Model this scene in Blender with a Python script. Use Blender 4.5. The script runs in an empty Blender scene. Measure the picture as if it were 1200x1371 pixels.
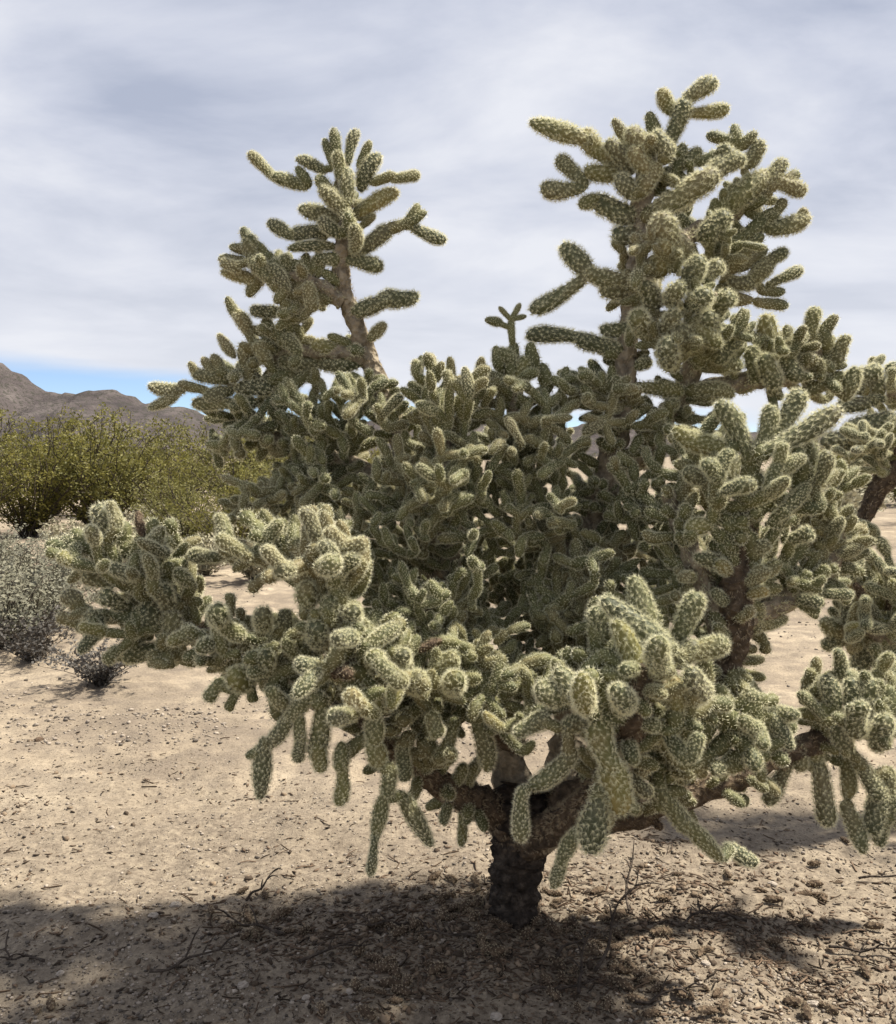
import bpy, math, random
import numpy as np
from mathutils import Vector, Matrix, Quaternion

R = random.Random(11)
NP = np.random.default_rng(7)
sc = bpy.context.scene
COL = sc.collection

# ------------------------------------------------------------------ camera
CAM_H, FPX, HORIZON = 1.45, 1320.0, 610.0
PITCH = math.atan((685.5 - HORIZON) / FPX)
cd = bpy.data.cameras.new('camera'); cam = bpy.data.objects.new('camera', cd); COL.objects.link(cam)
cam.location = (0, 0, CAM_H); cam.rotation_euler = (math.pi / 2 - PITCH, 0, 0)
cd.sensor_fit = 'HORIZONTAL'; cd.sensor_width = 36.0; cd.lens = FPX / 1200 * 36.0
cd.clip_start = 0.05; cd.clip_end = 20000
sc.camera = cam

# ------------------------------------------------------------------ light
SUN_EL = math.radians(61)
SX, SY = 0.90, 0.24
_n = math.hypot(SX, SY); SX, SY = SX / _n, SY / _n
SUNV = Vector((SX * math.cos(SUN_EL), SY * math.cos(SUN_EL), math.sin(SUN_EL)))
sl = bpy.data.lights.new('sun', 'SUN'); sl.energy = 5.0; sl.angle = math.radians(4.0); sl.color = (1.0, 0.94, 0.82)
so = bpy.data.objects.new('sun', sl); COL.objects.link(so)
so.rotation_euler = SUNV.to_track_quat('Z', 'Y').to_euler(); so.location = (4, -2, 8)

W = bpy.data.worlds.new('World'); sc.world = W; W.use_nodes = True
nt = W.node_tree; nt.nodes.clear()
def N(t, **kw):
    n = nt.nodes.new(t)
    for k, v in kw.items(): setattr(n, k, v)
    return n
def L(a, b): nt.links.new(a, b)
out = N('ShaderNodeOutputWorld')
sky = N('ShaderNodeTexSky', sky_type='NISHITA'); sky.sun_disc = False
sky.sun_elevation = SUN_EL; sky.sun_rotation = math.atan2(SX, SY); sky.dust_density = 0.0; sky.air_density = 0.55; sky.ozone_density = 3.5
bg1 = N('ShaderNodeBackground'); bg1.inputs[1].default_value = 0.075; L(sky.outputs[0], bg1.inputs[0])
tc = N('ShaderNodeTexCoord'); sep = N('ShaderNodeSeparateXYZ'); L(tc.outputs['Generated'], sep.inputs[0])
# a thin cloud deck: the view direction carried out to a plane overhead
mx = N('ShaderNodeMath', operation='MAXIMUM'); L(sep.outputs[2], mx.inputs[0]); mx.inputs[1].default_value = 0.0
ad = N('ShaderNodeMath', operation='ADD'); L(mx.outputs[0], ad.inputs[0]); ad.inputs[1].default_value = 0.16
dx = N('ShaderNodeMath', operation='DIVIDE'); L(sep.outputs[0], dx.inputs[0]); L(ad.outputs[0], dx.inputs[1])
dy = N('ShaderNodeMath', operation='DIVIDE'); L(sep.outputs[1], dy.inputs[0]); L(ad.outputs[0], dy.inputs[1])
cmb = N('ShaderNodeCombineXYZ'); L(dx.outputs[0], cmb.inputs[0]); L(dy.outputs[0], cmb.inputs[1])
mp = N('ShaderNodeMapping'); L(cmb.outputs[0], mp.inputs[0]); mp.inputs['Rotation'].default_value = (0, 0, 0.5); mp.inputs['Scale'].default_value = (1.0, 1.15, 1)
n1 = N('ShaderNodeTexNoise'); n1.inputs['Scale'].default_value = 1.25; n1.inputs['Detail'].default_value = 9; n1.inputs['Roughness'].default_value = 0.53; n1.inputs['Distortion'].default_value = 0.25
L(mp.outputs[0], n1.inputs['Vector'])
cr = N('ShaderNodeValToRGB'); L(n1.outputs[0], cr.inputs[0])
e = cr.color_ramp.elements
e[0].position = 0.38; e[0].color = (0.405, 0.445, 0.555, 1)
e[1].position = 0.64; e[1].color = (0.74, 0.755, 0.81, 1)
m_ = cr.color_ramp.elements.new(0.5); m_.color = (0.565, 0.595, 0.69, 1)
bg2 = N('ShaderNodeBackground'); bg2.inputs[1].default_value = 0.55
# near the horizon the deck is seen edge-on and reads whiter
wh = N('ShaderNodeMapRange'); wh.inputs[1].default_value = 0.04; wh.inputs[2].default_value = 0.30; wh.inputs[3].default_value = 0.85; wh.inputs[4].default_value = 0.0
L(sep.outputs[2], wh.inputs[0])
wm = N('ShaderNodeMix', data_type='RGBA'); L(wh.outputs[0], wm.inputs['Factor']); L(cr.outputs[0], wm.inputs['A']); wm.inputs['B'].default_value = (0.76, 0.77, 0.81, 1)
L(wm.outputs['Result'], bg2.inputs[0])
# the deck stops short of the horizon and leaves a strip of clear sky
n2 = N('ShaderNodeTexNoise'); n2.inputs['Scale'].default_value = 3.0; n2.inputs['Detail'].default_value = 4; mp2 = N('ShaderNodeMapping'); mp2.inputs['Scale'].default_value = (1, 1, 9)
L(tc.outputs['Generated'], mp2.inputs[0]); L(mp2.outputs[0], n2.inputs['Vector'])
nm = N('ShaderNodeMath', operation='MULTIPLY_ADD'); L(n2.outputs[0], nm.inputs[0]); nm.inputs[1].default_value = 0.05; sl_ = N('ShaderNodeMath', operation='MULTIPLY_ADD'); L(sep.outputs[0], sl_.inputs[0]); sl_.inputs[1].default_value = 0.085; L(sep.outputs[2], sl_.inputs[2]); L(sl_.outputs[0], nm.inputs[2])
cov = N('ShaderNodeMapRange', interpolation_type='SMOOTHSTEP'); L(nm.outputs[0], cov.inputs[0])
cov.inputs[1].default_value = 0.066; cov.inputs[2].default_value = 0.092; cov.inputs[3].default_value = 0.12; cov.inputs[4].default_value = 0.97
ms = N('ShaderNodeMixShader'); L(cov.outputs[0], ms.inputs[0]); L(bg1.outputs[0], ms.inputs[1]); L(bg2.outputs[0], ms.inputs[2])
L(ms.outputs[0], out.inputs[0])

vs = sc.view_settings; vs.view_transform = 'Standard'; vs.look = 'None'; vs.gamma = 1.0; vs.exposure = 1.05; vs.use_curve_mapping = False
sc.render.engine = 'CYCLES'
sc.cycles.max_bounces = 6; sc.cycles.diffuse_bounces = 3; sc.cycles.transmission_bounces = 4; sc.cycles.use_denoising = True

# ------------------------------------------------------------------ helpers
FW = Vector((0, math.cos(PITCH), -math.sin(PITCH))); UP = Vector((0, math.sin(PITCH), math.cos(PITCH)))
def at(px, py, Y):
    """the point at distance Y (metres north of the camera) seen at a pixel of the photograph"""
    d = FW * FPX + Vector((1, 0, 0)) * (px - 600) + UP * (685.5 - py)
    return Vector((0, 0, CAM_H)) + d * (Y / d.y)
def on_ground(px, py):
    d = FW * FPX + Vector((1, 0, 0)) * (px - 600) + UP * (685.5 - py)
    p = Vector((0, 0, CAM_H)) + d * (-CAM_H / d.z)
    return Vector((p.x, p.y, gz(p.x, p.y)))
def project(p):
    v = Vector(p) - Vector((0, 0, CAM_H)); f = v.dot(FW)
    return 600 + v.x / f * FPX, 685.5 - v.dot(UP) / f * FPX, f

def hash2(ix, iy, s):
    h = (ix.astype(np.int64) * 374761393 + iy.astype(np.int64) * 668265263 + s * 974634751) & 0x7fffffff
    h = ((h ^ (h >> 13)) * 1274126177) & 0x7fffffff
    h = h ^ (h >> 16)
    return (h & 0xffff) / 65535.0
def vnoise(x, y, s=0):
    x = np.asarray(x, float); y = np.asarray(y, float)
    ix = np.floor(x); iy = np.floor(y); fx = x - ix; fy = y - iy
    fx = fx * fx * (3 - 2 * fx); fy = fy * fy * (3 - 2 * fy)
    a = hash2(ix, iy, s); b = hash2(ix + 1, iy, s); c = hash2(ix, iy + 1, s); d = hash2(ix + 1, iy + 1, s)
    return (a + (b - a) * fx) * (1 - fy) + (c + (d - c) * fx) * fy - 0.5
def fbm(x, y, o, s=0):
    t = 0; a = 1; f = 1
    for k in range(o):
        t = t + a * vnoise(np.asarray(x) * f + 17.3 * k, np.asarray(y) * f - 9.1 * k, s + k); a *= 0.5; f *= 2.03
    return t
TX, TY = 0.205, 2.99                      # where the big cholla stands
def gza(x, y):
    x = np.asarray(x, float); y = np.asarray(y, float)
    r = np.hypot(x, y - 3)
    near = np.clip(1 - (r - 12) / 30, 0, 1)
    h = 0.05 * fbm(x * 0.55, y * 0.55, 3, 3) + near * (0.04 * fbm(x * 2.6, y * 2.6, 3, 9) + 0.02 * fbm(x * 10, y * 10, 3, 21))
    h = h + 0.05 * np.exp(-((x - TX) ** 2 + (y - TY) ** 2) / 0.25)
    far = np.clip((r - 20) / 200, 0, 1)
    h = h + far * 1.5 * fbm(x * 0.012, y * 0.012, 3, 31)
    return h - 0.02
def gz(x, y): return float(gza(x, y))

def mesh_from(name, verts, faces, mats=(), midx=None, smooth=True):
    me = bpy.data.meshes.new(name)
    verts = np.asarray(verts, dtype=np.float32)
    if isinstance(faces, np.ndarray):
        n, k = faces.shape
        me.vertices.add(len(verts)); me.vertices.foreach_set('co', verts.ravel())
        me.loops.add(n * k); me.loops.foreach_set('vertex_index', faces.astype(np.int32).ravel())
        me.polygons.add(n); me.polygons.foreach_set('loop_start', np.arange(0, n * k, k, dtype=np.int32))
        me.update(calc_edges=True)
    else:
        me.from_pydata([tuple(v) for v in verts], [], faces)
    for m in mats: me.materials.append(m)
    if midx is not None: me.polygons.foreach_set('material_index', np.asarray(midx, dtype=np.int32))
    if smooth: me.polygons.foreach_set('use_smooth', np.ones(len(me.polygons), dtype=bool))
    me.update(); me.validate()
    return me
def link(name, me, parent=None):
    o = bpy.data.objects.new(name, me); COL.objects.link(o)
    if parent is not None: o.parent = parent
    return o
def tag(o, label, cat, group=None):
    o['label'] = label; o['category'] = cat
    if group: o['group'] = group
    return o
def empty(name, loc=(0, 0, 0)):
    o = bpy.data.objects.new(name, None); COL.objects.link(o); o.location = loc; o.empty_display_size = 0.1
    return o

# ------------------------------------------------------------------ materials
class Mat:
    def __init__(s, name):
        s.m = bpy.data.materials.new(name); s.m.use_nodes = True; s.t = s.m.node_tree; s.t.nodes.clear()
        s.out = s.n('ShaderNodeOutputMaterial')
    def n(s, t, **kw):
        x = s.t.nodes.new(t)
        for k, v in kw.items(): setattr(x, k, v)
        return x
    def l(s, a, b): s.t.links.new(a, b)
    def noise(s, vec, scale, detail=4, rough=0.55):
        x = s.n('ShaderNodeTexNoise'); x.inputs['Scale'].default_value = scale; x.inputs['Detail'].default_value = detail; x.inputs['Roughness'].default_value = rough
        s.l(vec, x.inputs['Vector']); return x.outputs[0]
    def ramp(s, fac, stops):
        x = s.n('ShaderNodeValToRGB'); s.l(fac, x.inputs[0]); el = x.color_ramp.elements
        while len(el) < len(stops): el.new(0.5)
        for i, (p, c) in enumerate(stops):
            el[i].position = p; el[i].color = (*c, 1) if len(c) == 3 else c
        return x.outputs[0]
    def mix(s, fac, a, b, mode='MIX'):
        x = s.n('ShaderNodeMix', data_type='RGBA', blend_type=mode)
        for k, v in (('Factor', fac), ('A', a), ('B', b)):
            if isinstance(v, (int, float)): x.inputs[k].default_value = v
            elif isinstance(v, tuple): x.inputs[k].default_value = (*v, 1)
            else: s.l(v, x.inputs[k])
        return x.outputs['Result']
    def obj(s): return s.n('ShaderNodeTexCoord').outputs['Object']
    def pos(s): return s.n('ShaderNodeNewGeometry').outputs['Position']
    def bump(s, h, strength, dist):
        b = s.n('ShaderNodeBump'); b.inputs['Strength'].default_value = strength; b.inputs['Distance'].default_value = dist; s.l(h, b.inputs['Height']); return b.outputs[0]
    def finish(s, col, rough=0.9, normal=None, spec=0.2, transl=0.0):
        p = s.n('ShaderNodeBsdfPrincipled'); p.inputs['Roughness'].default_value = rough; p.inputs['Specular IOR Level'].default_value = spec
        if isinstance(col, tuple): p.inputs['Base Color'].default_value = (*col, 1)
        else: s.l(col, p.inputs['Base Color'])
        if normal is not None: s.l(normal, p.inputs['Normal'])
        sh = p.outputs[0]
        if transl:
            t = s.n('ShaderNodeBsdfTranslucent'); s.l(col, t.inputs[0]) if not isinstance(col, tuple) else setattr(t.inputs[0], 'default_value', (*col, 1))
            mm = s.n('ShaderNodeMixShader'); mm.inputs[0].default_value = transl; s.l(sh, mm.inputs[1]); s.l(t.outputs[0], mm.inputs[2]); sh = mm.outputs[0]
        s.l(sh, s.out.inputs[0]); return s.m

def mat_skin():
    m = Mat('cholla_skin'); g = m.pos()
    rnd = m.n('ShaderNodeObjectInfo').outputs['Random']
    a = m.ramp(m.noise(g, 9, 3), [(0.3, (0.060, 0.067, 0.034)), (0.7, (0.135, 0.136, 0.064))])
    b = m.mix(m.ramp(m.noise(g, 4.2, 3), [(0.47, (0, 0, 0)), (0.68, (0.7, 0.7, 0.7))]), a, (0.19, 0.155, 0.09))
    c = m.mix(rnd, (0.68, 0.72, 0.76), (1.28, 1.22, 1.05)); 
    yl = m.ramp(rnd, [(0.80, (1, 1, 1)), (0.95, (1.22, 1.14, 0.92))])
    return m.finish(m.mix(1.0, m.mix(1.0, b, c, 'MULTIPLY'), yl, 'MULTIPLY'), 0.6, m.bump(m.noise(g, 260, 2), 0.3, 0.003), 0.25)
def mat_spine(name, c0, c1):
    m = Mat(name); g = m.pos(); rnd = m.n('ShaderNodeNewGeometry').outputs['Random Per Island']
    a = m.mix(rnd, c0, c1)
    b = m.mix(m.ramp(m.noise(g, 3.0, 2), [(0.42, (0, 0, 0)), (0.68, (1, 1, 1))]), a, (0.84, 0.85, 0.80), 'MULTIPLY')
    return m.finish(b, 0.5, None, 0.35, 0.3)
def mat_bark(name, c0, c1, c2):
    m = Mat(name); g = m.pos()
    n = m.noise(g, 34, 6, 0.65); v = m.n('ShaderNodeTexVoronoi'); v.inputs['Scale'].default_value = 55; m.l(g, v.inputs['Vector'])
    c = m.ramp(n, [(0.3, c0), (0.52, c1), (0.75, c2)])
    hh = m.mix(0.5, n, v.outputs[0])
    return m.finish(c, 0.92, m.bump(hh, 1.0, 0.022), 0.15)
def mat_ground():
    m = Mat('desert_sand'); g = m.pos()
    big = m.noise(g, 0.9, 4, 0.6); mid = m.noise(g, 5.5, 5, 0.65); fine = m.noise(g, 60, 5, 0.7)
    base = m.ramp(big, [(0.36, (0.175, 0.142, 0.108)), (0.5, (0.27, 0.22, 0.162)), (0.66, (0.37, 0.308, 0.228))])
    base = m.mix(m.ramp(mid, [(0.38, (0.75,) * 3), (0.62, (0,) * 3)]), base, (0.16, 0.13, 0.102))
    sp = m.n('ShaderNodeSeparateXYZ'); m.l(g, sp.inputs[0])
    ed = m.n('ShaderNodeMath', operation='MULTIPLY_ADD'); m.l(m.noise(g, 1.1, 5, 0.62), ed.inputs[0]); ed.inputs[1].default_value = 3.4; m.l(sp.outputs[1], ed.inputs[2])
    soil_shade = m.ramp(m.n('ShaderNodeMapRange').outputs[0], [(0, (1,) * 3), (1, (0,) * 3)])  # near ground: gravelly soil tone, with the broad grey shade painted in too
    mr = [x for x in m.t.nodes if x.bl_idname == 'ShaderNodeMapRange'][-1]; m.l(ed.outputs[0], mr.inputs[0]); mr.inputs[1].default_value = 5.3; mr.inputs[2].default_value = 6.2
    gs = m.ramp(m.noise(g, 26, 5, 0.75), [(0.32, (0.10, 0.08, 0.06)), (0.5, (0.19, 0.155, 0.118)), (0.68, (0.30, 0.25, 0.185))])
    base = m.mix(m.mix(1.0, soil_shade, (0.8, 0.8, 0.8), 'MULTIPLY'), base, gs)
    base = m.mix(0.75, base, m.ramp(fine, [(0.28, (0.50, 0.47, 0.45)), (0.5, (1, 1, 1)), (0.72, (1.22, 1.2, 1.16))]), 'MULTIPLY')
    v = m.n('ShaderNodeTexVoronoi'); v.inputs['Scale'].default_value = 75; m.l(g, v.inputs['Vector'])
    peb = m.ramp(v.outputs['Distance'], [(0.13, (1,) * 3), (0.24, (0,) * 3)])
    sel = m.n('ShaderNodeSeparateColor'); m.l(v.outputs['Color'], sel.inputs[0])
    pick = m.ramp(sel.outputs[0], [(0.62, (0,) * 3), (0.66, (1,) * 3)])
    pm = m.mix(1.0, peb, pick, 'MULTIPLY')
    pc = m.ramp(sel.outputs[1], [(0.0, (0.10, 0.08, 0.065)), (0.5, (0.24, 0.2, 0.17)), (1.0, (0.6, 0.52, 0.43))])
    col = m.mix(pm, base, pc)
    h = m.mix(0.35, m.mix(0.5, mid, fine), pm)
    return m.finish(col, 0.95, m.bump(h, 0.9, 0.03), 0.1)
def mat_stone(name, c0, c1):
    m = Mat(name); g = m.pos(); r = m.n('ShaderNodeNewGeometry').outputs['Random Per Island']
    c = m.mix(r, c0, c1)
    c = m.mix(0.6, c, m.ramp(m.noise(g, 90, 4), [(0.3, (0.6,) * 3), (0.7, (1.2,) * 3)]), 'MULTIPLY')
    return m.finish(c, 0.9, m.bump(m.noise(g, 120, 3), 0.5, 0.004), 0.15)
def mat_leaf(name, c0, c1, tr=0.3):
    m = Mat(name); r = m.n('ShaderNodeNewGeometry').outputs['Random Per Island']; g = m.pos()
    c = m.mix(r, c0, c1)
    c = m.mix(0.7, c, m.ramp(m.noise(g, 1.6, 2), [(0.35, (0.72, 0.72, 0.7)), (0.65, (1.2, 1.18, 1.1))]), 'MULTIPLY')
    return m.finish(c, 0.6, None, 0.25, tr)
def mat_mountain():
    m = Mat('mountain_rock'); g = m.pos()
    c = m.ramp(m.noise(g, 0.012, 7, 0.65), [(0.32, (0.04, 0.035, 0.037)), (0.5, (0.08, 0.068, 0.067)), (0.68, (0.13, 0.112, 0.107))])
    sp = m.ramp(m.noise(g, 0.16, 3, 0.7), [(0.50, (0,) * 3), (0.60, (0.75,) * 3)])
    c = m.mix(sp, c, (0.045, 0.045, 0.036))
    return m.finish(c, 0.95, m.bump(m.noise(g, 0.03, 7, 0.7), 1.0, 10.0), 0.05)

M_SKIN = mat_skin()
M_SPINE = mat_spine('straw_spines', (0.94, 0.90, 0.68), (0.68, 0.65, 0.45))
M_OLDSPINE = mat_spine('old_spines', (0.58, 0.48, 0.34), (0.36, 0.28, 0.19))
M_BARK = mat_bark('old_bark', (0.012, 0.010, 0.009), (0.04, 0.031, 0.025), (0.12, 0.095, 0.075))
M_LIMB = mat_bark('limb_bark', (0.035, 0.026, 0.019), (0.10, 0.073, 0.05), (0.24, 0.18, 0.125))
M_TAN = mat_bark('arm_bark', (0.12, 0.10, 0.074), (0.27, 0.225, 0.165), (0.44, 0.375, 0.28))
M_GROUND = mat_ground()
M_PEB = mat_stone('pebble_stone', (0.06, 0.05, 0.042), (0.38, 0.32, 0.26))
M_STONE = mat_stone('field_stone', (0.25, 0.21, 0.17), (0.38, 0.33, 0.28))
M_LITTER = mat_stone('dry_litter', (0.03, 0.022, 0.016), (0.16, 0.11, 0.075))
M_CLOD = mat_stone('soil_clod', (0.06, 0.044, 0.032), (0.24, 0.18, 0.125))
M_DEAD = mat_bark('dead_wood', (0.02, 0.016, 0.013), (0.065, 0.05, 0.04), (0.15, 0.12, 0.095))
M_DRY = mat_bark('dried_skin', (0.035, 0.025, 0.018), (0.10, 0.07, 0.047), (0.22, 0.165, 0.11))
M_CREO = mat_leaf('creosote_leaf', (0.10, 0.10, 0.026), (0.215, 0.195, 0.058), 0.4)
M_CREOSTEM = mat_bark('creosote_stem', (0.03, 0.025, 0.02), (0.08, 0.065, 0.05), (0.15, 0.12, 0.10))
M_BURS = mat_leaf('bursage_leaf', (0.11, 0.108, 0.078), (0.20, 0.19, 0.14), 0.2)
M_DRYBUSH = mat_leaf('dry_bush_twig', (0.055, 0.05, 0.046), (0.135, 0.12, 0.105), 0.1)
M_PALEBUSH = mat_leaf('pale_bush_leaf', (0.22, 0.205, 0.14), (0.36, 0.33, 0.235), 0.2)
M_MOUNT = mat_mountain()

# ------------------------------------------------------------------ ground and mountains
def make_ground():
    def axis(lo, hi, fine_lo, fine_hi, step, grow):
        a = list(np.arange(fine_lo, fine_hi, step)); s = step; x = fine_hi
        while x < hi: a.append(x); s *= grow; x += s
        a.append(hi); s = step; x = fine_lo - step; b = []
        while x > lo: b.append(x); s *= grow; x -= s
        b.append(lo)
        return np.array(b[::-1] + a)
    xs = axis(-6000, 6000, -2.6, 2.6, 0.023, 1.075); ys = axis(-60, 9000, 1.9, 6.0, 0.023, 1.075)
    X, Y = np.meshgrid(xs, ys); Z = gza(X, Y)
    nx, ny = len(xs), len(ys)
    V = np.stack([X.ravel(), Y.ravel(), Z.ravel()], 1)
    i = np.arange(nx - 1)[None, :] + nx * np.arange(ny - 1)[:, None]
    F = np.stack([i, i + 1, i + 1 + nx, i + nx], -1).reshape(-1, 4)
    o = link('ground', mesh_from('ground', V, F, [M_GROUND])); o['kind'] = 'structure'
make_ground()

def make_mountain(name, x0, x1, Y, prof, depth, seed):
    """a ridge whose crest height along x comes from prof(x in metres)"""
    nx, ny = 420, 46
    xs = np.linspace(x0, x1, nx); ts = np.linspace(-1, 1, ny)
    X, T = np.meshgrid(xs, ts)
    crest = prof(X)
    rug = 1 + 0.10 * fbm(X / 60, T * 2, 5, seed)
    base = np.clip(1 - np.abs(T), 0, 1) ** 1.15
    gul = 0.55 * np.abs(fbm(X / 45.0 + T * 0.8, T * 1.6, 5, seed + 5)) * np.clip(np.abs(T) * 3, 0, 1)
    Z = crest * np.clip(base * rug - gul * base ** 0.5, 0, 2) + 9 * fbm(X / 14, T * 9, 4, seed + 9) * np.clip(base * 3, 0, 1) - 4
    YY = Y + T * depth
    V = np.stack([X.ravel(), YY.ravel(), Z.ravel()], 1)
    i = np.arange(nx - 1)[None, :] + nx * np.arange(ny - 1)[:, None]
    F = np.stack([i, i + 1, i + 1 + nx, i + nx], -1).reshape(-1, 4)
    o = link(name, mesh_from(name, V, F, [M_MOUNT], smooth=False)); o['kind'] = 'structure'
def ridge(Y, pts):
    px = np.array([p[0] for p in pts], float); py = np.array([p[1] for p in pts], float)
    xm = (px - 600) / FPX * Y; hm = CAM_H + (HORIZON - py) / FPX * Y
    return lambda X: np.interp(X, xm, hm)
make_mountain('mountain_ridge', -1500, 1500, 1500, ridge(1500, [(-900, 400), (-300, 425), (-120, 450), (0, 484), (30, 500), (62, 516), (100, 520), (150, 518), (190, 534), (260, 545), (330, 556), (420, 562), (600, 560), (800, 566), (1000, 576), (1200, 572), (1500, 560), (2000, 590)]), 420, 4)
make_mountain('foothill', -900, 900, 950, ridge(950, [(-600, 545), (-200, 556), (0, 560), (60, 566), (140, 562), (220, 560), (300, 575), (500, 582), (700, 586), (1000, 592), (1200, 590), (1500, 598)]), 240, 40)

# ------------------------------------------------------------------ cholla joints (shared meshes)
def frame_to(d, roll):
    q = Vector((0, 0, 1)).rotation_difference(d); return q @ Quaternion((0, 0, 1), roll)
def joint_data(length, rad, seg, rings, spines, seed, spl=0.0150, spw=0.0009, knob=0.17, shape=0):
    """one cholla segment along +Z: tubercled body, a star of spines on each tubercle; returns verts, faces(quads/tris), idx"""
    rg = random.Random(seed)
    spacing = 0.0118
    def prof(t):
        a = max(0.0, 1 - abs(2 * t - 1) ** 4.6) ** 0.5
        f = (0.74 + 0.26 * min(1, t / 0.45), 0.72 + 0.34 * t, 1.06 - 0.16 * t, 0.80 + 0.26 * math.sin(math.pi * min(1, .12 + t * .8)))[shape]
        f *= 0.78 + 0.22 * min(1, t / .2)
        return rad * a * f * (1 + 0.09 * math.sin(3 + seed + 7 * t))
    bd = (.03, .05, .07, .03)[shape]; bend = (rg.uniform(-bd, bd) * length, rg.uniform(-bd, bd) * length)
    def ctr(t): return (bend[0] * 4 * t * (1 - t), bend[1] * 4 * t * (1 - t))
    ar = []
    ph0 = rg.random() * 6.28
    tt = np.linspace(.004, .996, 400); rr_ = np.array([prof(x) for x in tt])
    el = np.hypot(np.diff(tt) * length, np.diff(rr_)) * 2 * math.pi * (rr_[1:] + rr_[:-1]) / 2; cum = np.concatenate([[0], np.cumsum(el)])
    nA = int(cum[-1] / spacing ** 2)
    for i in range(nA):
        t = float(np.interp((i + .5) / nA * cum[-1], cum, tt))
        ar.append((min(.995, max(.008, t + rg.gauss(0, .0015 / length))), (ph0 + i * 2.399963 + rg.gauss(0, .10)) % (2 * math.pi)))
    at_ = np.array([a[0] for a in ar]); aa = np.array([a[1] for a in ar])
    V = []; F = []
    for j in range(rings + 1):
        t = j / rings; t = 0.5 - 0.5 * math.cos(math.pi * t); t = 0.004 + 0.992 * t
        cx, cy = ctr(t); r0 = prof(t); sa = np.arange(seg)[:, None] * 2 * math.pi / seg
        G = np.exp(-np.min((((aa - sa + math.pi) % (2 * math.pi) - math.pi) * max(r0, 0.006)) ** 2 + ((at_ - t) * length) ** 2 * 0.7, axis=1) / (0.0052 ** 2))
        for k in range(seg):
            a = 2 * math.pi * k / seg
            g = float(G[k]); r = r0 * (1 + knob * (g - 0.35))
            V.append((cx + r * math.cos(a), cy + r * math.sin(a), t * length))
    for j in range(rings):
        for k in range(seg):
            a = j * seg + k; b = j * seg + (k + 1) % seg
            F.append((a, b, b + seg, a + seg))
    F.append(tuple(range(seg - 1, -1, -1))); F.append(tuple(rings * seg + k for k in range(seg)))
    M = [0] * len(F)
    for t, a in ar:
        cx, cy = ctr(t); r0 = prof(t); r = r0 * (1 + knob * 0.6)
        # normal leans to the ends near the caps
        dr = (prof(min(.999, t + .008)) - prof(max(.001, t - .008))) / (0.016 * length)
        nrm = Vector((math.cos(a), math.sin(a), -dr)).normalized()
        nrm = (nrm + Vector((0, 0, 0.30))).normalized()
        p = Vector((cx + r * math.cos(a), cy + r * math.sin(a), t * length))
        t1 = nrm.orthogonal().normalized(); t2 = nrm.cross(t1)
        n = spines if rg.random() < .8 else spines - 2
        for s in range(n):
            ph = 6.283 * (s + rg.random()) / n; sp = rg.uniform(0.3, 2.2) if s else 0.2
            d = (nrm + (t1 * math.cos(ph) + t2 * math.sin(ph)) * sp).normalized()
            ln = spl * rg.uniform(0.4, 1.2)
            w = d.cross(Vector((rg.uniform(-1, 1), rg.uniform(-1, 1), rg.uniform(-1, 1)))).normalized() * spw * 0.5
            q = p + d * ln; i0 = len(V)
            V += [tuple(p - w), tuple(p + w), tuple(q)]; F.append((i0, i0 + 1, i0 + 2)); M.append(1)
    return V, F, M
JR = 0.0245; JW = 0.069                     # body radius and the width over the spines
LENS = [0.06, 0.09, 0.12, 0.16]
JMESH = {}; JLOW = {}; JDRY = {}
for li, ln in enumerate(LENS):
    for v in range(4):
        d = joint_data(ln, JR, 20, max(10, int(ln / 0.0052)), 20, li * 10 + v, shape=v)
        JMESH[(li, v)] = mesh_from('joint_%d_%d' % (li, v), d[0], d[1], [M_SKIN, M_SPINE], d[2])
    d = joint_data(ln, JR, 10, max(7, int(ln / 0.015)), 4, li * 10 + 7, 0.0140, 0.0020, shape=li % 4)
    vd = joint_data(ln * .8, JR * .72, 12, 12, 7, li * 10 + 9, 0.012, 0.0014, .5, shape=2)
    JDRY[li] = mesh_from('withered_joint_%d' % li, vd[0], vd[1], [M_DRY, M_OLDSPINE], vd[2])
    # triangulate for fast joining
    tri = []; tm = []
    for f, m in zip(d[1], d[2]):
        for k in range(1, len(f) - 1): tri.append((f[0], f[k], f[k + 1])); tm.append(m)
    JLOW[li] = (np.array(d[0]), np.array(tri), np.array(tm))
    d = joint_data(ln, JR, 7, 6, 1, li * 10 + 5, 0.0140, 0.0028, shape=li % 4)   # for the buried ones
    tri = []; tm = []
    for f, m in zip(d[1], d[2]):
        for k in range(1, len(f) - 1): tri.append((f[0], f[k], f[k + 1])); tm.append(m)
    JLOW[li + 10] = (np.array(d[0]), np.array(tri), np.array(tm))
def dried_mesh():
    V, F, M = joint_data(0.085, 0.0125, 14, 14, 7, 77, 0.010, 0.0014, 0.55)
    return mesh_from('dried_joint', V, F, [M_DRY, M_OLDSPINE], M)
DRYMESH = dried_mesh()
def var_for(length):
    return min(range(4), key=lambda i: abs(math.log(LENS[i] / length)))

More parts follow.
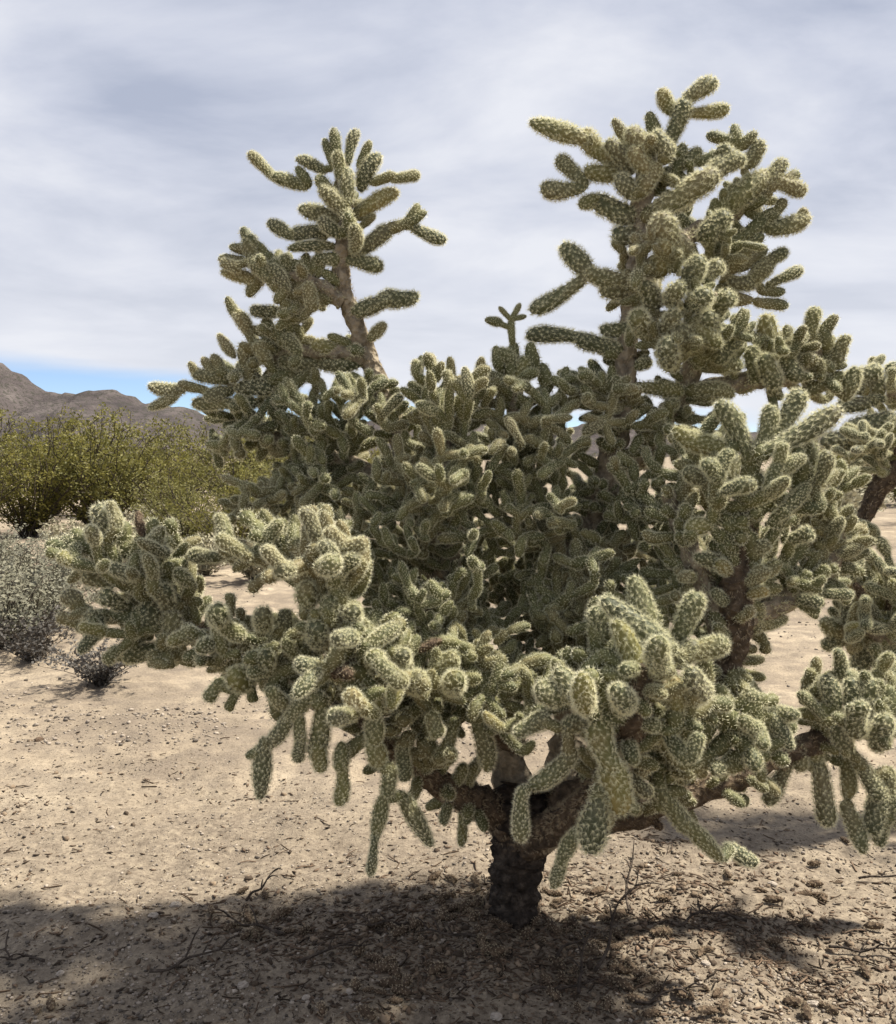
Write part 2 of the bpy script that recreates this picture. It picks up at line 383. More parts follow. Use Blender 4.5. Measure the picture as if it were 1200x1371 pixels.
# ------------------------------------------------------------------ limbs (tapering woody stems)
def catmull(P, n):
    P = [P[0]] + P + [P[-1]]; o = []
    for i in range(1, len(P) - 2):
        a, b, c, d = P[i - 1], P[i], P[i + 1], P[i + 2]
        for k in range(n):
            t = k / n
            o.append(0.5 * ((2 * b) + (-a + c) * t + (2 * a - 5 * b + 4 * c - d) * t * t + (-a + 3 * b - 3 * c + d) * t ** 3))
    o.append(P[-2]); return o
def limb_mesh(name, pts, mat, seg=14, bump=0.16, spiny=True, seed=0, per=7, spine_mat=None, fuzz=1.0):
    """pts: list of (Vector, radius)"""
    rg = random.Random(seed + 500)
    C = catmull([Vector((*p, r)).to_4d() if False else Vector((p[0], p[1], p[2], r)) for p, r in pts], per)
    V = []; F = []; M = []
    prev = None; frames = []
    for i, c in enumerate(C):
        p = c.xyz; d = (C[min(i + 1, len(C) - 1)].xyz - C[max(i - 1, 0)].xyz).normalized()
        u = d.orthogonal().normalized() if prev is None else (prev - d * prev.dot(d)).normalized()
        prev = u; w = d.cross(u); frames.append((p, d, u, w, c[3]))
    s0 = rg.random() * 50
    for i, (p, d, u, w, r) in enumerate(frames):
        aa = np.arange(seg) * 2 * math.pi / seg
        nn = fbm(np.full(seg, i * 0.55 + s0), np.cos(aa) * 1.7 + np.sin(aa) * 2.3 + s0, 3, seed) * 2
        if seg > 30: nn = nn * .7 + 1.1 * np.abs(fbm(np.full(seg, i * .16 + s0), aa * 5.1, 3, seed + 3)) + .5 * fbm(np.full(seg, i * 1.3), aa * 9, 2, seed + 8)
        for k in range(seg):
            a = aa[k]; rr = r * (1 + bump * float(nn[k]))
            V.append(tuple(p + (u * math.cos(a) + w * math.sin(a)) * rr))
    for i in range(len(frames) - 1):
        for k in range(seg):
            a = i * seg + k; b = i * seg + (k + 1) % seg
            F.append((a, b, b + seg, a + seg)); M.append(0)
    F.append(tuple(range(seg - 1, -1, -1))); M.append(0); F.append(tuple((len(frames) - 1) * seg + k for k in range(seg))); M.append(0)
    if spiny:
        for i in range(len(frames) - 1):
            p, d, u, w, r = frames[i]; q = frames[i + 1][0]
            ln = (q - p).length
            for _ in range(int(ln * 2 * math.pi * r / 0.0135 ** 2)):
                a = rg.random() * 6.283; nrm = u * math.cos(a) + w * math.sin(a)
                b0 = p.lerp(q, rg.random()) + nrm * r * 0.97
                for s in range(6):
                    dd = (nrm + Vector((rg.uniform(-1, 1), rg.uniform(-1, 1), rg.uniform(-1, 1))) * 0.8).normalized()
                    ws = dd.cross(d + Vector((.01, .02, .03))).normalized() * 0.0009; i0 = len(V)
                    tip = b0 + dd * rg.uniform(0.007, 0.016) * fuzz
                    V += [tuple(b0 - ws), tuple(b0 + ws), tuple(tip)]; F.append((i0, i0 + 1, i0 + 2)); M.append(1)
    return mesh_from(name, V, F, [mat, spine_mat or M_OLDSPINE], M)

# ------------------------------------------------------------------ the big cholla
Y0 = TY
def P(px, py, dz): return at(px, py, Y0 + dz)
def px2m(w, dz): return w * (Y0 + dz) / FPX
LIMBS = {}         # name -> list of (px,py,dz,radius)
LIMBS['trunk'] = [(686, 1290, 0, .17), (688, 1258, 0, .098), (689, 1220, 0, .066), (692, 1170, 0, .066), (697, 1125, 0, .078), (702, 1085, 0, .09), (706, 1050, .02, .08)]
LIMBS['left_low'] = [(697, 1125, 0, .06), (655, 1082, -.04, .052), (590, 1050, -.15, .036), (510, 985, -.34, .030), (468, 900, -.5, .026), (445, 810, -.5, .02)]
LIMBS['left_arm'] = [(697, 1110, 0, .06), (676, 1000, .06, .05), (640, 880, .1, .045), (590, 760, .1, .042), (548, 620, .1, .032), (512, 525, .1, .029), (482, 450, .08, .027), (458, 370, .06, .025), (463, 290, .05, .023), (457, 215, .05, .016)]
LIMBS['right_arm'] = [(702, 1110, 0, .075), (755, 1040, .08, .062), (770, 900, .15, .052), (782, 760, .15, .046), (806, 650, .1, .036), (832, 560, .08, .034), (842, 450, .06, .033), (856, 340, .05, .031), (862, 250, .05, .027), (872, 185, .05, .02)]
LIMBS['right_column'] = [(702, 1120, 0, .06), (790, 1055, -.1, .05), (900, 990, -.2, .042), (975, 890, -.26, .042), (988, 780, -.3, .042), (1003, 680, -.3, .03)]
LIMBS['front'] = [(705, 1130, -.02, .05), (795, 1070, -.38, .042), (845, 970, -.62, .036), (858, 885, -.68, .028)]
LIMBS['low_right'] = [(705, 1110, 0, .055), (830, 1092, -.03, .045), (930, 1062, 0, .036), (1060, 1008, .05, .034), (1135, 970, .08, .032), (1215, 930, .1, .028)]
LIMBS['left_far'] = [(545, 1015, -.25, .034), (430, 935, -.12, .034), (335, 880, .08, .034), (255, 840, .22, .03), (190, 790, .28, .022)]
LIMBS['left_mid'] = [(560, 655, .1, .034), (470, 625, .12, .03), (385, 595, .16, .026), (310, 555, .2, .018)]
LIMBS['centre'] = [(600, 780, .1, .036), (602, 680, -.05, .03), (596, 590, -.06, .026), (585, 520, -.06, .018)]
LIMBS['centre_right'] = [(784, 770, .15, .034), (735, 690, .05, .03), (694, 600, .0, .026), (690, 500, 0, .02)]
LIMBS['right_fork'] = [(800, 670, .1, .034), (862, 600, .14, .034), (905, 540, .12, .032), (940, 460, .06, .028), (950, 390, .03, .02)]
LIMBS['right_outer'] = [(920, 525, .12, .028), (1000, 510, .12, .026), (1070, 500, .15, .022), (1100, 460, .16, .018)]
LIMBS['right_back'] = [(852, 390, .06, .03), (920, 320, .18, .028), (985, 285, .26, .022), (1010, 250, .28, .016)]
LIMBS['right_shelf'] = [(985, 830, -.28, .032), (1050, 805, -.22, .03), (1110, 760, -.18, .024), (1125, 700, -.16, .018)]
LIMBS['right_inner'] = [(975, 860, -.26, .032), (925, 740, -.26, .028), (895, 660, -.22, .02)]
LIMBS['left_arm_upper'] = [(460, 405, .06, .024), (415, 375, .05, .02), (345, 362, .05, .016)]
LIMBS['left_arm_lower'] = [(492, 478, .09, .026), (420, 470, .1, .024), (350, 478, .12, .02), (305, 515, .15, .016)]
LIMBS['inner'] = [(690, 1000, .05, .04), (640, 930, -.15, .036), (590, 860, -.22, .028), (560, 790, -.22, .02)]

J = []             # (p0, p1, width, limb)
def add_traced(rows, ox, oy, s, dz, limb):
    for r in rows:
        x0, y0, x1, y1, w = r[:5]; e = r[5] if len(r) > 5 else 0.0
        t = r[6] if len(r) > 6 else None
        z0 = dz + e; 
        wm = px2m(w / s, z0)
        a = P(ox + x0 / s, oy + y0 / s, z0)
        ll = math.hypot(x1 - x0, y1 - y0) / s * (Y0 + z0) / FPX
        z1 = z0 + (t if t is not None else R.uniform(-0.25, 0.25) * ll)
        b = P(ox + x1 / s, oy + y1 / s, z1)
        d = b - a
        a = a - d.normalized() * wm * 0.42
        J.append((a, b, wm * 1.01, limb, 0))
Z1 = (180, 130, 2.587); Z2 = (640, 80, 2.143); Z5 = (240, 700, 2.308); Z6 = (680, 700, 2.308); ZF = (0, 0, 1.0)
add_traced([(700,210,690,105,48),(685,230,657,142,40),(745,220,770,112,48),(780,230,818,150,40),(795,300,850,195,70),(785,300,815,200,48),
 (830,292,905,265,45),(900,282,990,268,48),(645,255,560,212,48),(600,295,562,240,48),(585,305,475,272,56),(480,275,396,190,48),
 (720,270,702,185,52,-.04),(742,340,736,245,62,-.05),(690,345,630,272,56,-.05),(722,390,642,312,66,-.06),(800,395,915,325,66),(700,425,570,385,70),
 (660,462,540,478,64),(535,478,462,430,56),(775,535,890,450,70,0,0),(880,455,960,430,54,0,0),(945,440,985,368,50,0,0),(950,440,1012,395,50,0,0),(945,435,1080,500,55,0,0),
 (745,565,862,590,66),(690,520,530,525,44),(700,562,620,560,60),(770,742,890,697,66),(885,690,985,690,76),
 (760,470,735,400,60,-.05,-.05),(700,470,640,420,60,-.05),(760,520,760,440,55,-.05,-.06)], *Z1, .05, 'left_arm')
add_traced([(590,580,460,578,52),(580,622,460,620,62),(430,600,398,475,70),(405,520,375,450,46),(400,535,328,518,50),(395,572,290,558,50),
 (425,640,300,603,56),(430,630,392,692,60),(460,562,420,500,50),(640,700,560,640,70),(560,692,490,650,66),(600,605,595,540,60),(700,640,640,600,52),
 (350,590,300,570,50,-.05),(470,640,400,560,60,-.04),(520,650,470,580,55,-.04),(620,720,600,640,55,-.03)], *Z1, .05, 'left_arm_upper')
add_traced([(750,872,610,860,66),(760,922,620,920,76),(610,922,500,910,70),(500,860,450,762,60),(480,742,400,738,56),(545,790,582,738,60),(500,830,560,770,60),
 (390,802,350,740,60),(352,752,320,690,46),(400,830,382,790,50),(430,862,360,890,70),(340,890,290,820,42),(390,942,380,870,70),(400,992,390,920,60),
 (310,962,270,890,50),(270,962,235,900,42),(305,980,200,960,60),(215,962,190,915,42),(240,1012,150,990,46),(160,1008,48,1000,58),(140,1040,48,1080,42),
 (460,1002,350,1010,70),(520,962,440,990,66),(600,952,480,1060,60),(400,1062,330,1080,60),(350,1062,200,1062,60),(320,1020,240,1040,60),
 (520,850,480,790,55,-.04),(450,900,420,850,60,-.04),(560,880,520,820,60,-.05),(480,820,400,800,55)], *Z1, .1, 'left_arm_lower')
add_traced([(550,230,600,115,62),(590,130,685,60,60),(548,140,524,82,50),(610,150,722,140,50),(510,220,490,148,52),(425,230,388,168,45),
 (380,280,300,205,70),(300,225,148,178,60),(400,325,305,320,66),(300,345,228,278,56),(290,362,180,370,66),(330,400,290,420,46),(430,445,330,398,76),
 (460,500,385,512,80),(435,632,310,608,66),(315,612,240,530,72),(305,622,150,722,60),(435,662,350,655,76),(445,762,350,775,62),
 (410,835,280,800,62),(300,802,138,790,60),(405,955,305,920,82),(520,430,690,325,82,-.05),(685,320,765,282,68,-.05),(715,265,752,305,60,-.03),
 (470,240,430,200,66,-.06),(540,260,500,210,66,-.06),(470,300,440,250,60,-.07),(560,335,590,240,52),(595,300,640,255,50),(640,290,690,270,50),
 (480,360,520,300,60,-.06),(440,380,400,330,60,-.05),(430,300,370,230,60,-.03)], *Z2, .05, 'right_arm')
add_traced([(730,235,655,215,42),(740,235,735,185,45),(755,245,800,205,46),(780,290,815,230,56),(740,410,850,330,80),(845,345,880,288,55),(850,345,942,382,56),
 (880,345,920,325,46),(775,505,865,430,62),(855,440,880,400,46),(840,480,955,452,60),(915,455,945,428,38),(720,605,780,530,52),(755,595,830,538,46),
 (795,605,890,545,46),(845,640,932,600,42),(775,645,850,580,52),(815,662,882,665,38),(815,700,892,706,42),(720,642,800,640,60),(690,560,760,500,60),
 (700,420,780,350,65),(760,560,820,500,55),(700,680,790,690,55),(660,500,720,440,70,-.1)], *Z2, .22, 'right_back')
add_traced([(100,900,105,810,60),(100,810,95,740,28),(95,745,60,708,20),(95,745,122,698,22),(95,745,140,735,20),(60,755,20,745,34),(98,770,60,755,20),
 (60,880,50,820,45),(160,880,150,810,55),(110,870,60,830,45),(200,930,180,870,55),(250,930,255,880,40),(120,930,140,850,60),(30,930,10,870,50)], *Z2, 0.0, 'centre_right')
add_traced([(560,570,520,440,80,-.08,-.06),(520,600,540,520,70,-.08,-.07),(600,640,640,565,72,-.1,-.06),(560,690,580,650,70,-.1,-.09),(620,700,660,670,70,-.12,-.08),
 (690,720,725,670,66,-.1,-.06),(540,770,560,730,70,-.1,-.08),(480,770,455,730,70,-.08,-.08),(550,860,545,810,80,-.12,-.09),(620,760,700,820,60,-.12,-.05),
 (480,940,590,950,56),(640,950,735,962,56),(650,870,760,880,70),(700,850,760,800,66,-.06),(600,560,560,500,66,-.05,-.06),(660,620,700,580,60,-.04),
 (500,700,470,640,66,-.06,-.06),(600,820,580,770,70,-.1,-.08),(680,780,660,730,66,-.1,-.08)], *Z2, .05, 'right_fork')
add_traced([(955,800,970,708,52),(995,780,1032,732,46),(1035,860,1062,790,56),(945,905,1022,838,56),(955,945,1052,900,56),(895,870,962,798,60),(830,840,830,728,72),
 (880,830,890,760,56),(800,900,780,820,66,-.06),(850,920,820,850,66,-.08,-.06),(910,900,880,840,60,-.06),(1000,820,985,760,50),(760,940,820,900,60),(1060,960,1090,880,55)], *Z2, .14, 'right_outer')
add_traced([(770,1130,690,980,72,-.02),(805,1110,842,990,62,-.02),(870,1060,930,950,76,0),(840,1115,1040,1003,78,-.06),(700,1110,560,1060,70,0),(780,1190,800,1100,90,0,0),
 (780,1260,790,1180,100,0,0)], *Z2, -.32, 'right_column')
add_traced([(510,410,290,235,92,-.02),(440,340,388,165,82,.02),(530,350,592,215,82,.04),(550,405,682,372,82),(300,330,270,260,80,.05),(400,470,330,300,84,-.06),(480,440,470,360,90,-.1,-.1),
 (290,590,150,450,92,-.05),(140,540,90,500,84,-.06),(300,560,310,440,84,-.05),(240,560,230,470,84,-.12,-.08),(360,560,330,510,84,-.12,-.08),(520,560,500,470,84,-.04),(600,520,560,460,84,-.04,-.06),
 (190,722,62,820,70,.02),(105,610,20,655,68,.05),(42,845,42,985,66,-.02),(260,610,170,640,80,.02),(290,640,335,770,92,-.08),(320,770,350,900,108,-.08),(330,800,270,870,100,-.06),(280,890,255,1020,108,-.08),(220,960,160,1060,60,-.02),(165,1050,140,1130,52,0)], *Z6, -.62, 'front')
add_traced([(470,830,565,955,70),(560,935,662,1042,58),(690,1005,770,1055,60,.1),(620,620,560,700,80),(700,620,620,560,80),(770,560,860,690,60),(820,600,880,700,56),(640,700,700,640,70),
 (520,700,470,660,80),(560,760,640,700,66),(680,740,760,700,66),(450,650,400,600,84,-.06,-.07),(740,600,800,530,66),(640,560,660,500,70)], *Z6, -.42, 'right_column')
add_traced([(860,760,800,870,70),(965,755,992,940,76),(1050,895,1102,1022,66),(1150,860,1125,965,80),(1165,920,1150,1000,70),(700,850,745,865,55,-.05,-.03),(900,690,905,770,60),(1040,740,1050,860,60,.05),
 (1010,560,980,470,70),(1060,580,1060,480,76),(1110,560,1120,480,76),(1170,600,1180,500,70),(1000,640,970,560,66),(1080,640,1100,560,80,-.1,-.06),(1150,680,1170,600,80,-.1,-.06),(1050,690,1010,620,70,-.06),(1100,760,1160,860,70),(1180,780,1190,900,70),(1200,860,1230,960,70)], *Z6, .05, 'low_right')
add_traced([(400,535,330,615,60,0,0),(335,605,262,700,60,0,0),(258,690,250,855,66,0,0),(262,705,205,722,48,0,0),(445,585,420,730,80),(380,660,365,740,50),(500,755,495,875,60),(430,700,440,770,66),(500,700,497,770,60,0,0),(370,600,372,680,52,0,0),(590,515,600,605,80,-.05),(600,600,603,690,68,-.05),(600,690,622,755,70,-.05),
 (650,765,640,845,66,-.04),(630,850,602,985,54,-.02),(602,985,590,1090,42,-.02),(690,845,782,1000,60,.03),(590,655,480,740,60,.03),(785,610,802,665,62),(920,630,955,770,70,.15),(840,640,800,740,60,.12),(690,700,700,800,60,.1),
 (556,490,552,455,92,0,-.09),(575,395,572,370,80,0,-.09),(735,500,738,480,84,0,-.09),(850,500,855,478,84,0,-.09),(470,290,465,240,80,0,-.07),(540,300,540,270,76,0,-.08),(430,360,428,320,80,0,-.08),
 (200,490,165,470,90,.1,-.06),(125,300,120,262,76,.1,-.06),(262,310,262,275,70,.08,-.07),(272,440,270,405,66,.06,-.06),(120,500,85,550,58,.1),(170,540,150,580,48,.1),(225,520,230,555,50,.1),(310,590,290,520,76,.05,-.04),
 (640,420,645,390,70,0,-.08),(690,430,695,405,70,0,-.08),(800,440,860,410,66,.05),(660,300,600,380,70,.05),(380,190,380,60,70,.1),(500,120,520,50,70,.1),(320,150,250,110,60,.12),(250,110,120,80,60,.15),(400,250,390,190,76,0,-.05),
 (440,160,430,110,70,.02,-.06),(490,200,480,160,70,0,-.07),(560,140,540,100,66,.06,-.05),(870,880,872,1000,40,.45)], *Z5, -.5, 'left_low')

Z4 = (0, 450, 2.4)
add_traced([(345,650,318,540,84),(405,670,388,595,84),(455,660,505,590,74),(250,685,145,668,64),(310,700,230,622,64),(345,790,265,768,74),(395,775,310,755,66),(240,840,195,838,64),(445,800,430,750,84,-.05),(530,745,605,728,64),(530,700,540,645,56),
 (558,1000,553,885,84,-.05),(495,1015,395,1035,74),(400,1030,345,1020,64),(550,1015,635,1055,64),(240,920,185,900,64),(310,940,290,880,74,-.05),(480,915,478,850,84,-.06),(430,905,355,880,76,-.04),(700,710,605,702,60),(810,695,705,658,70),(370,740,350,680,76,-.05),(300,760,250,720,66),(480,720,470,660,74,-.05),(520,800,560,760,70,-.03),(380,860,330,830,74,-.06,-.05),(540,860,520,810,76,-.06,-.05),(420,960,400,900,70),(270,880,230,860,64),(330,900,280,960,66)], *Z4, .2, 'left_far')
# clusters: the joints that fill the crown, grown out of the limbs
CL = [
 ('right_arm',(775,850,.15),(785,810,-.1),75,95,.18,56,.056,.09,.2),
 ('inner',(660,960,-.1),(690,930,-.36),95,55,.2,40,.056,.09,.1), ('inner',(640,930,-.15),(600,900,-.36),90,60,.2,36,.056,.09,.2),
 ('left_arm',(600,790,.1),(530,730,.32),130,110,.2,110,.054,.09,.2), ('right_arm',(775,850,.15),(690,780,.32),130,120,.2,120,.054,.09,.2), ('right_arm',(785,750,.15),(830,780,.3),110,120,.2,90,.054,.09,.2), ('left_arm',(660,930,.08),(620,900,.2),130,60,.2,80,.054,.09,.1), ('inner',(620,900,-.18),(500,920,-.1),90,50,.2,40,.054,.09,.0), ('left_low',(500,970,-.36),(420,880,-.3),110,70,.2,44,.056,.09,.1),
 ('right_column',(985,800,-.3),(930,800,-.1),70,90,.2,40,.054,.09,.2),
 ('left_arm',(560,660,.1),(500,640,.25),120,80,.24,60,.052,.085,.3), ('centre',(602,690,-.05),(630,620,.2),110,90,.24,70,.052,.085,.3),
 ('centre_right',(735,690,.05),(750,640,.2),90,90,.22,60,.052,.085,.3), ('left_arm',(600,780,.1),(560,770,.25),130,90,.26,70,.052,.085,.2),
 ('right_arm',(780,760,.15),(720,790,.25),110,100,.26,70,.052,.085,.2), ('right_arm',(800,670,.1),(860,720,.15),100,90,.24,60,.052,.085,.25),
 ('inner',(640,930,-.15),(690,890,.1),130,80,.28,80,.052,.085,.1), ('inner',(600,870,-.2),(520,840,-.15),100,80,.24,60,.052,.085,.2),
 ('right_column',(900,990,-.2),(850,880,-.1),110,100,.24,70,.052,.085,.2), ('right_column',(975,890,-.26),(950,840,0),80,80,.22,44,.052,.085,.25),
 ('right_column',(850,1025,-.15),(860,1010,-.3),110,55,.22,40,.054,.085,.0), ('left_mid',(470,625,.12),(380,680,.15),80,60,.2,34,.052,.085,.1),
 ('front',(850,920,-.66),(850,930,-.5),90,60,.16,18,.06,.095,.2),
 # limb, base(px,py,dz), centre(px,py,dz), rx, ry (px), rz (m), n, width, length, up-bias
 ('left_arm_lower', (400,470,.1), (340,570,.16), 85, 60, .18, 34, .058, .095, .1),
 ('left_mid', (470,625,.12), (430,560,.06), 75, 75, .22, 46, .052, .085, .35),
 ('left_mid', (400,600,.15), (400,650,.05), 90, 55, .22, 36, .052, .085, .1),
 ('left_arm', (500,500,.1), (480,560,0), 60, 55, .2, 26, .05, .08, .3),
 ('left_arm_upper', (420,378,.05), (380,420,.08), 50, 50, .12, 9, .055, .09, .1),
 ('left_arm', (462,300,.05), (450,300,.05), 40, 80, .10, 7, .052, .08, .35),
 ('centre', (598,620,-.06), (590,525,-.06), 80, 50, .18, 30, .054, .10, .9),
 ('centre', (602,700,-.05), (570,640,-.12), 110, 75, .26, 70, .048, .08, .35),
 ('left_arm', (590,760,.1), (510,720,-.05), 110, 80, .28, 70, .048, .08, .2),
 ('centre_right', (735,690,.05), (690,580,-.02), 85, 75, .22, 64, .050, .075, .15),
 ('centre_right', (760,740,.1), (680,700,-.1), 95, 80, .25, 60, .048, .08, .25),
 ('inner', (600,870,-.2), (610,820,-.18), 115, 85, .28, 76, .05, .085, .25),
 ('inner', (650,940,-.1), (640,920,-.1), 110, 55, .25, 40, .052, .085, .0),
 ('right_arm', (780,780,.15), (760,820,0), 80, 90, .2, 34, .05, .085, .25),
 ('right_arm', (835,540,.08), (800,540,0), 60, 60, .16, 26, .054, .08, .3),
 ('left_low', (455,850,-.5), (420,770,-.46), 85, 85, .24, 40, .056, .09, .45),
 ('left_low', (475,920,-.48), (470,890,-.48), 135, 65, .26, 60, .056, .085, .1),
 ('left_low', (468,900,-.5), (350,730,-.25), 60, 50, .2, 18, .054, .09, .5),
 ('left_low', (560,1030,-.2), (570,950,-.3), 80, 55, .2, 26, .054, .09, .1),
 ('left_far', (255,840,.22), (165,760,.26), 100, 80, .26, 56, .058, .095, .4),
 ('left_far', (255,840,.22), (190,850,.22), 90, 50, .22, 30, .056, .085, -.1),
 ('left_far', (340,885,.07), (310,860,.02), 70, 60, .2, 28, .056, .085, .2),
 ('front', (855,890,-.68), (850,870,-.55), 80, 70, .16, 18, .060, .105, .5),
 ('front', (845,970,-.62), (770,930,-.62), 70, 50, .18, 18, .062, .095, .3),
 ('front', (845,970,-.62), (900,950,-.52), 100, 70, .2, 36, .058, .09, .2),
 ('right_column', (920,970,-.22), (960,960,-.3), 100, 65, .22, 36, .056, .085, .1),
 ('right_column', (990,780,-.3), (1000,640,-.26), 110, 90, .24, 50, .056, .095, .6),
 ('right_column', (985,800,-.3), (1000,780,-.2), 80, 90, .22, 30, .056, .09, .3),
 ('right_inner', (910,700,-.24), (900,660,-.15), 90, 80, .22, 44, .052, .085, .4),
 ('right_inner', (930,760,-.26), (880,760,-.12), 80, 60, .2, 30, .052, .085, .1),
 ('right_shelf', (1060,800,-.2), (1080,740,-.12), 80, 60, .2, 34, .054, .085, .4),
 ('right_shelf', (1100,770,-.18), (1080,650,-.05), 75, 60, .2, 32, .054, .085, .4),
 ('right_fork', (940,460,.06), (925,440,.02), 75, 70, .18, 36, .054, .08, .25),
 ('right_fork', (900,550,.12), (900,590,.1), 80, 50, .18, 26, .052, .085, .1),
 ('right_outer', (1030,505,.13), (1030,475,.1), 60, 50, .16, 20, .054, .08, .35),
 ('right_outer', (1085,490,.15), (1095,490,.16), 45, 55, .14, 12, .054, .085, .5),
 ('right_arm', (858,310,.05), (875,260,.05), 70, 75, .14, 22, .055, .085, .3),
 ('right_arm', (846,420,.06), (880,370,.02), 60, 70, .14, 20, .056, .08, .1),
 ('right_back', (950,310,.22), (960,330,.24), 55, 75, .16, 14, .052, .085, .3),
 ('low_right', (1135,970,.08), (1150,940,.06), 75, 60, .22, 34, .058, .09, .25),
]
def rvec(): 
    while True:
        v = Vector((R.uniform(-1, 1), R.uniform(-1, 1), R.uniform(-1, 1)))
        if 0.05 < v.length < 1: return v.normalized()
def grow(c):
    limb, b, ce, rx, ry, rz, n, w, ln, upb = c; big = limb in ('front', 'left_low', 'left_far', 'right_column', 'low_right', 'side', 'up'); n = int(n * (1.6 if big else 2.4)); w *= .86 if big else .68; ln *= .92 if big else .78
    B = P(*b); C = P(*ce); ax = px2m(rx, ce[2]); az = px2m(ry, ce[2])
    def inside(p):
        d = p - C; return (d.x / ax) ** 2 + (d.z / az) ** 2 + (d.y / rz) ** 2
    # a few stout stems carry the cluster from the limb
    tips = []; mine = []
    def put(a, d, l, ww):
        ww *= R.uniform(.82, 1.16); l *= R.choice((.7, .85, 1, 1, 1.15, 1.3)); e = a + d * l; m = a.lerp(e, .6)
        for q in mine:
            if (q - m).length < ww * 0.86: return None
        mine.append(m); J.append((a - d * ww * .15, e, ww, limb, 1)); tips.append([e, d, 0, ww]); return e
    dirc = (C - B); 
    k = max(2, int(dirc.length / .11))
    for s in range(4 + n // 18):
        tgt = C + Vector((R.uniform(-.7, .7) * ax, R.uniform(-.7, .7) * rz, R.uniform(-.7, .7) * az)); a = B.copy(); prevd = None
        steps = max(1, int((tgt - B).length / (ln * 1.15)))
        for i in range(steps):
            d = ((tgt - a).normalized() + rvec() * .3).normalized()
            e = put(a, d, ln * R.uniform(.95, 1.25), w * R.uniform(.85, 1.0))
            a = a + d * ln * 1.1
    if not tips: put(B, (C - B + rvec() * .02).normalized(), ln, w)
    tries = 0; made = 0
    while made < n and tries < n * 30:
        tries += 1
        t = R.choice(tips)
        if t[2] >= 4: continue
        o = t[0] - C; o = Vector((o.x / ax, o.y / rz, o.z / az))
        d = (t[1] * .5 + o * .35 + Vector((0, 0, upb)) + rvec() * 1.0).normalized()
        l = ln * R.uniform(.6, 1.2)
        if inside(t[0] + d * l) > R.uniform(.55, 1.75): continue
        if put(t[0] - t[1] * R.uniform(0, .03), d, l, w): t[2] += 1; made += 1
for c in CL: grow(c)
# short joints sprouting straight from the limbs
for k, row in LIMBS.items():
    if k == 'trunk': continue
    pts = catmull([Vector((*P(x, y, z), r)) for x, y, z, r in row], 8)
    skip = {'left_arm': (.22, .52), 'right_arm': (.22, .66), 'low_right': (.2, .95), 'front': (.25, 1), 'left_low': (.22, 1), 'right_column': (.2, 1)}.get(k, (.34, 1.0))
    for i in range(len(pts) - 1):
        t = i / len(pts)
        if (t < skip[0] or t > skip[1]) and not (t > .5 and R.random() < .22): continue
        for _ in range(3):
            if R.random() > .75: continue
            ax_ = (pts[i + 1].xyz - pts[i].xyz).normalized(); v = rvec(); v = (v - ax_ * v.dot(ax_)).normalized()
            d = (v + ax_ * R.uniform(-.1, .7) + Vector((0, 0, .15))).normalized(); l = R.uniform(.05, .10)
            a = pts[i].xyz + v * pts[i][3] * .7
            J.append((a, a + d * l, R.uniform(.036, .048), k, 1))

def seg_near(p, a, b):
    ab = b - a; t = max(0, min(1, (p - a).dot(ab) / max(1e-9, ab.length_squared))); q = a + ab * t
    return q, (p - q).length
def connect(joints, limbs):
    A = np.array([j[0] for j in joints]); B = np.array([j[1] for j in joints]); AB = B - A; L2 = (AB ** 2).sum(1)
    extra = []
    for i, (a, b, w, l, fil) in enumerate(joints):
        p = np.array(a); t = np.clip(((p - A) * AB).sum(1) / L2, 0, 1); q = A + AB * t[:, None]; d = np.linalg.norm(p - q, axis=1); d[i] = 9
        k = int(np.argmin(d)); best, bd = Vector(q[k]), d[k] - .012
        for nm_, row in limbs.items():
            for (p0, r0), (p1, r1) in zip(row, row[1:]):
                qq, dd = seg_near(a, p0, p1)
                if dd - r0 < bd: best, bd = qq, dd - r0
        if bd > .004: extra.append((best, a + (b - a).normalized() * .02, w * .85, l, 0))
    return joints + extra
def limb_points(row, YY=None): return [(P(x, y, z), r) for x, y, z, r in row]
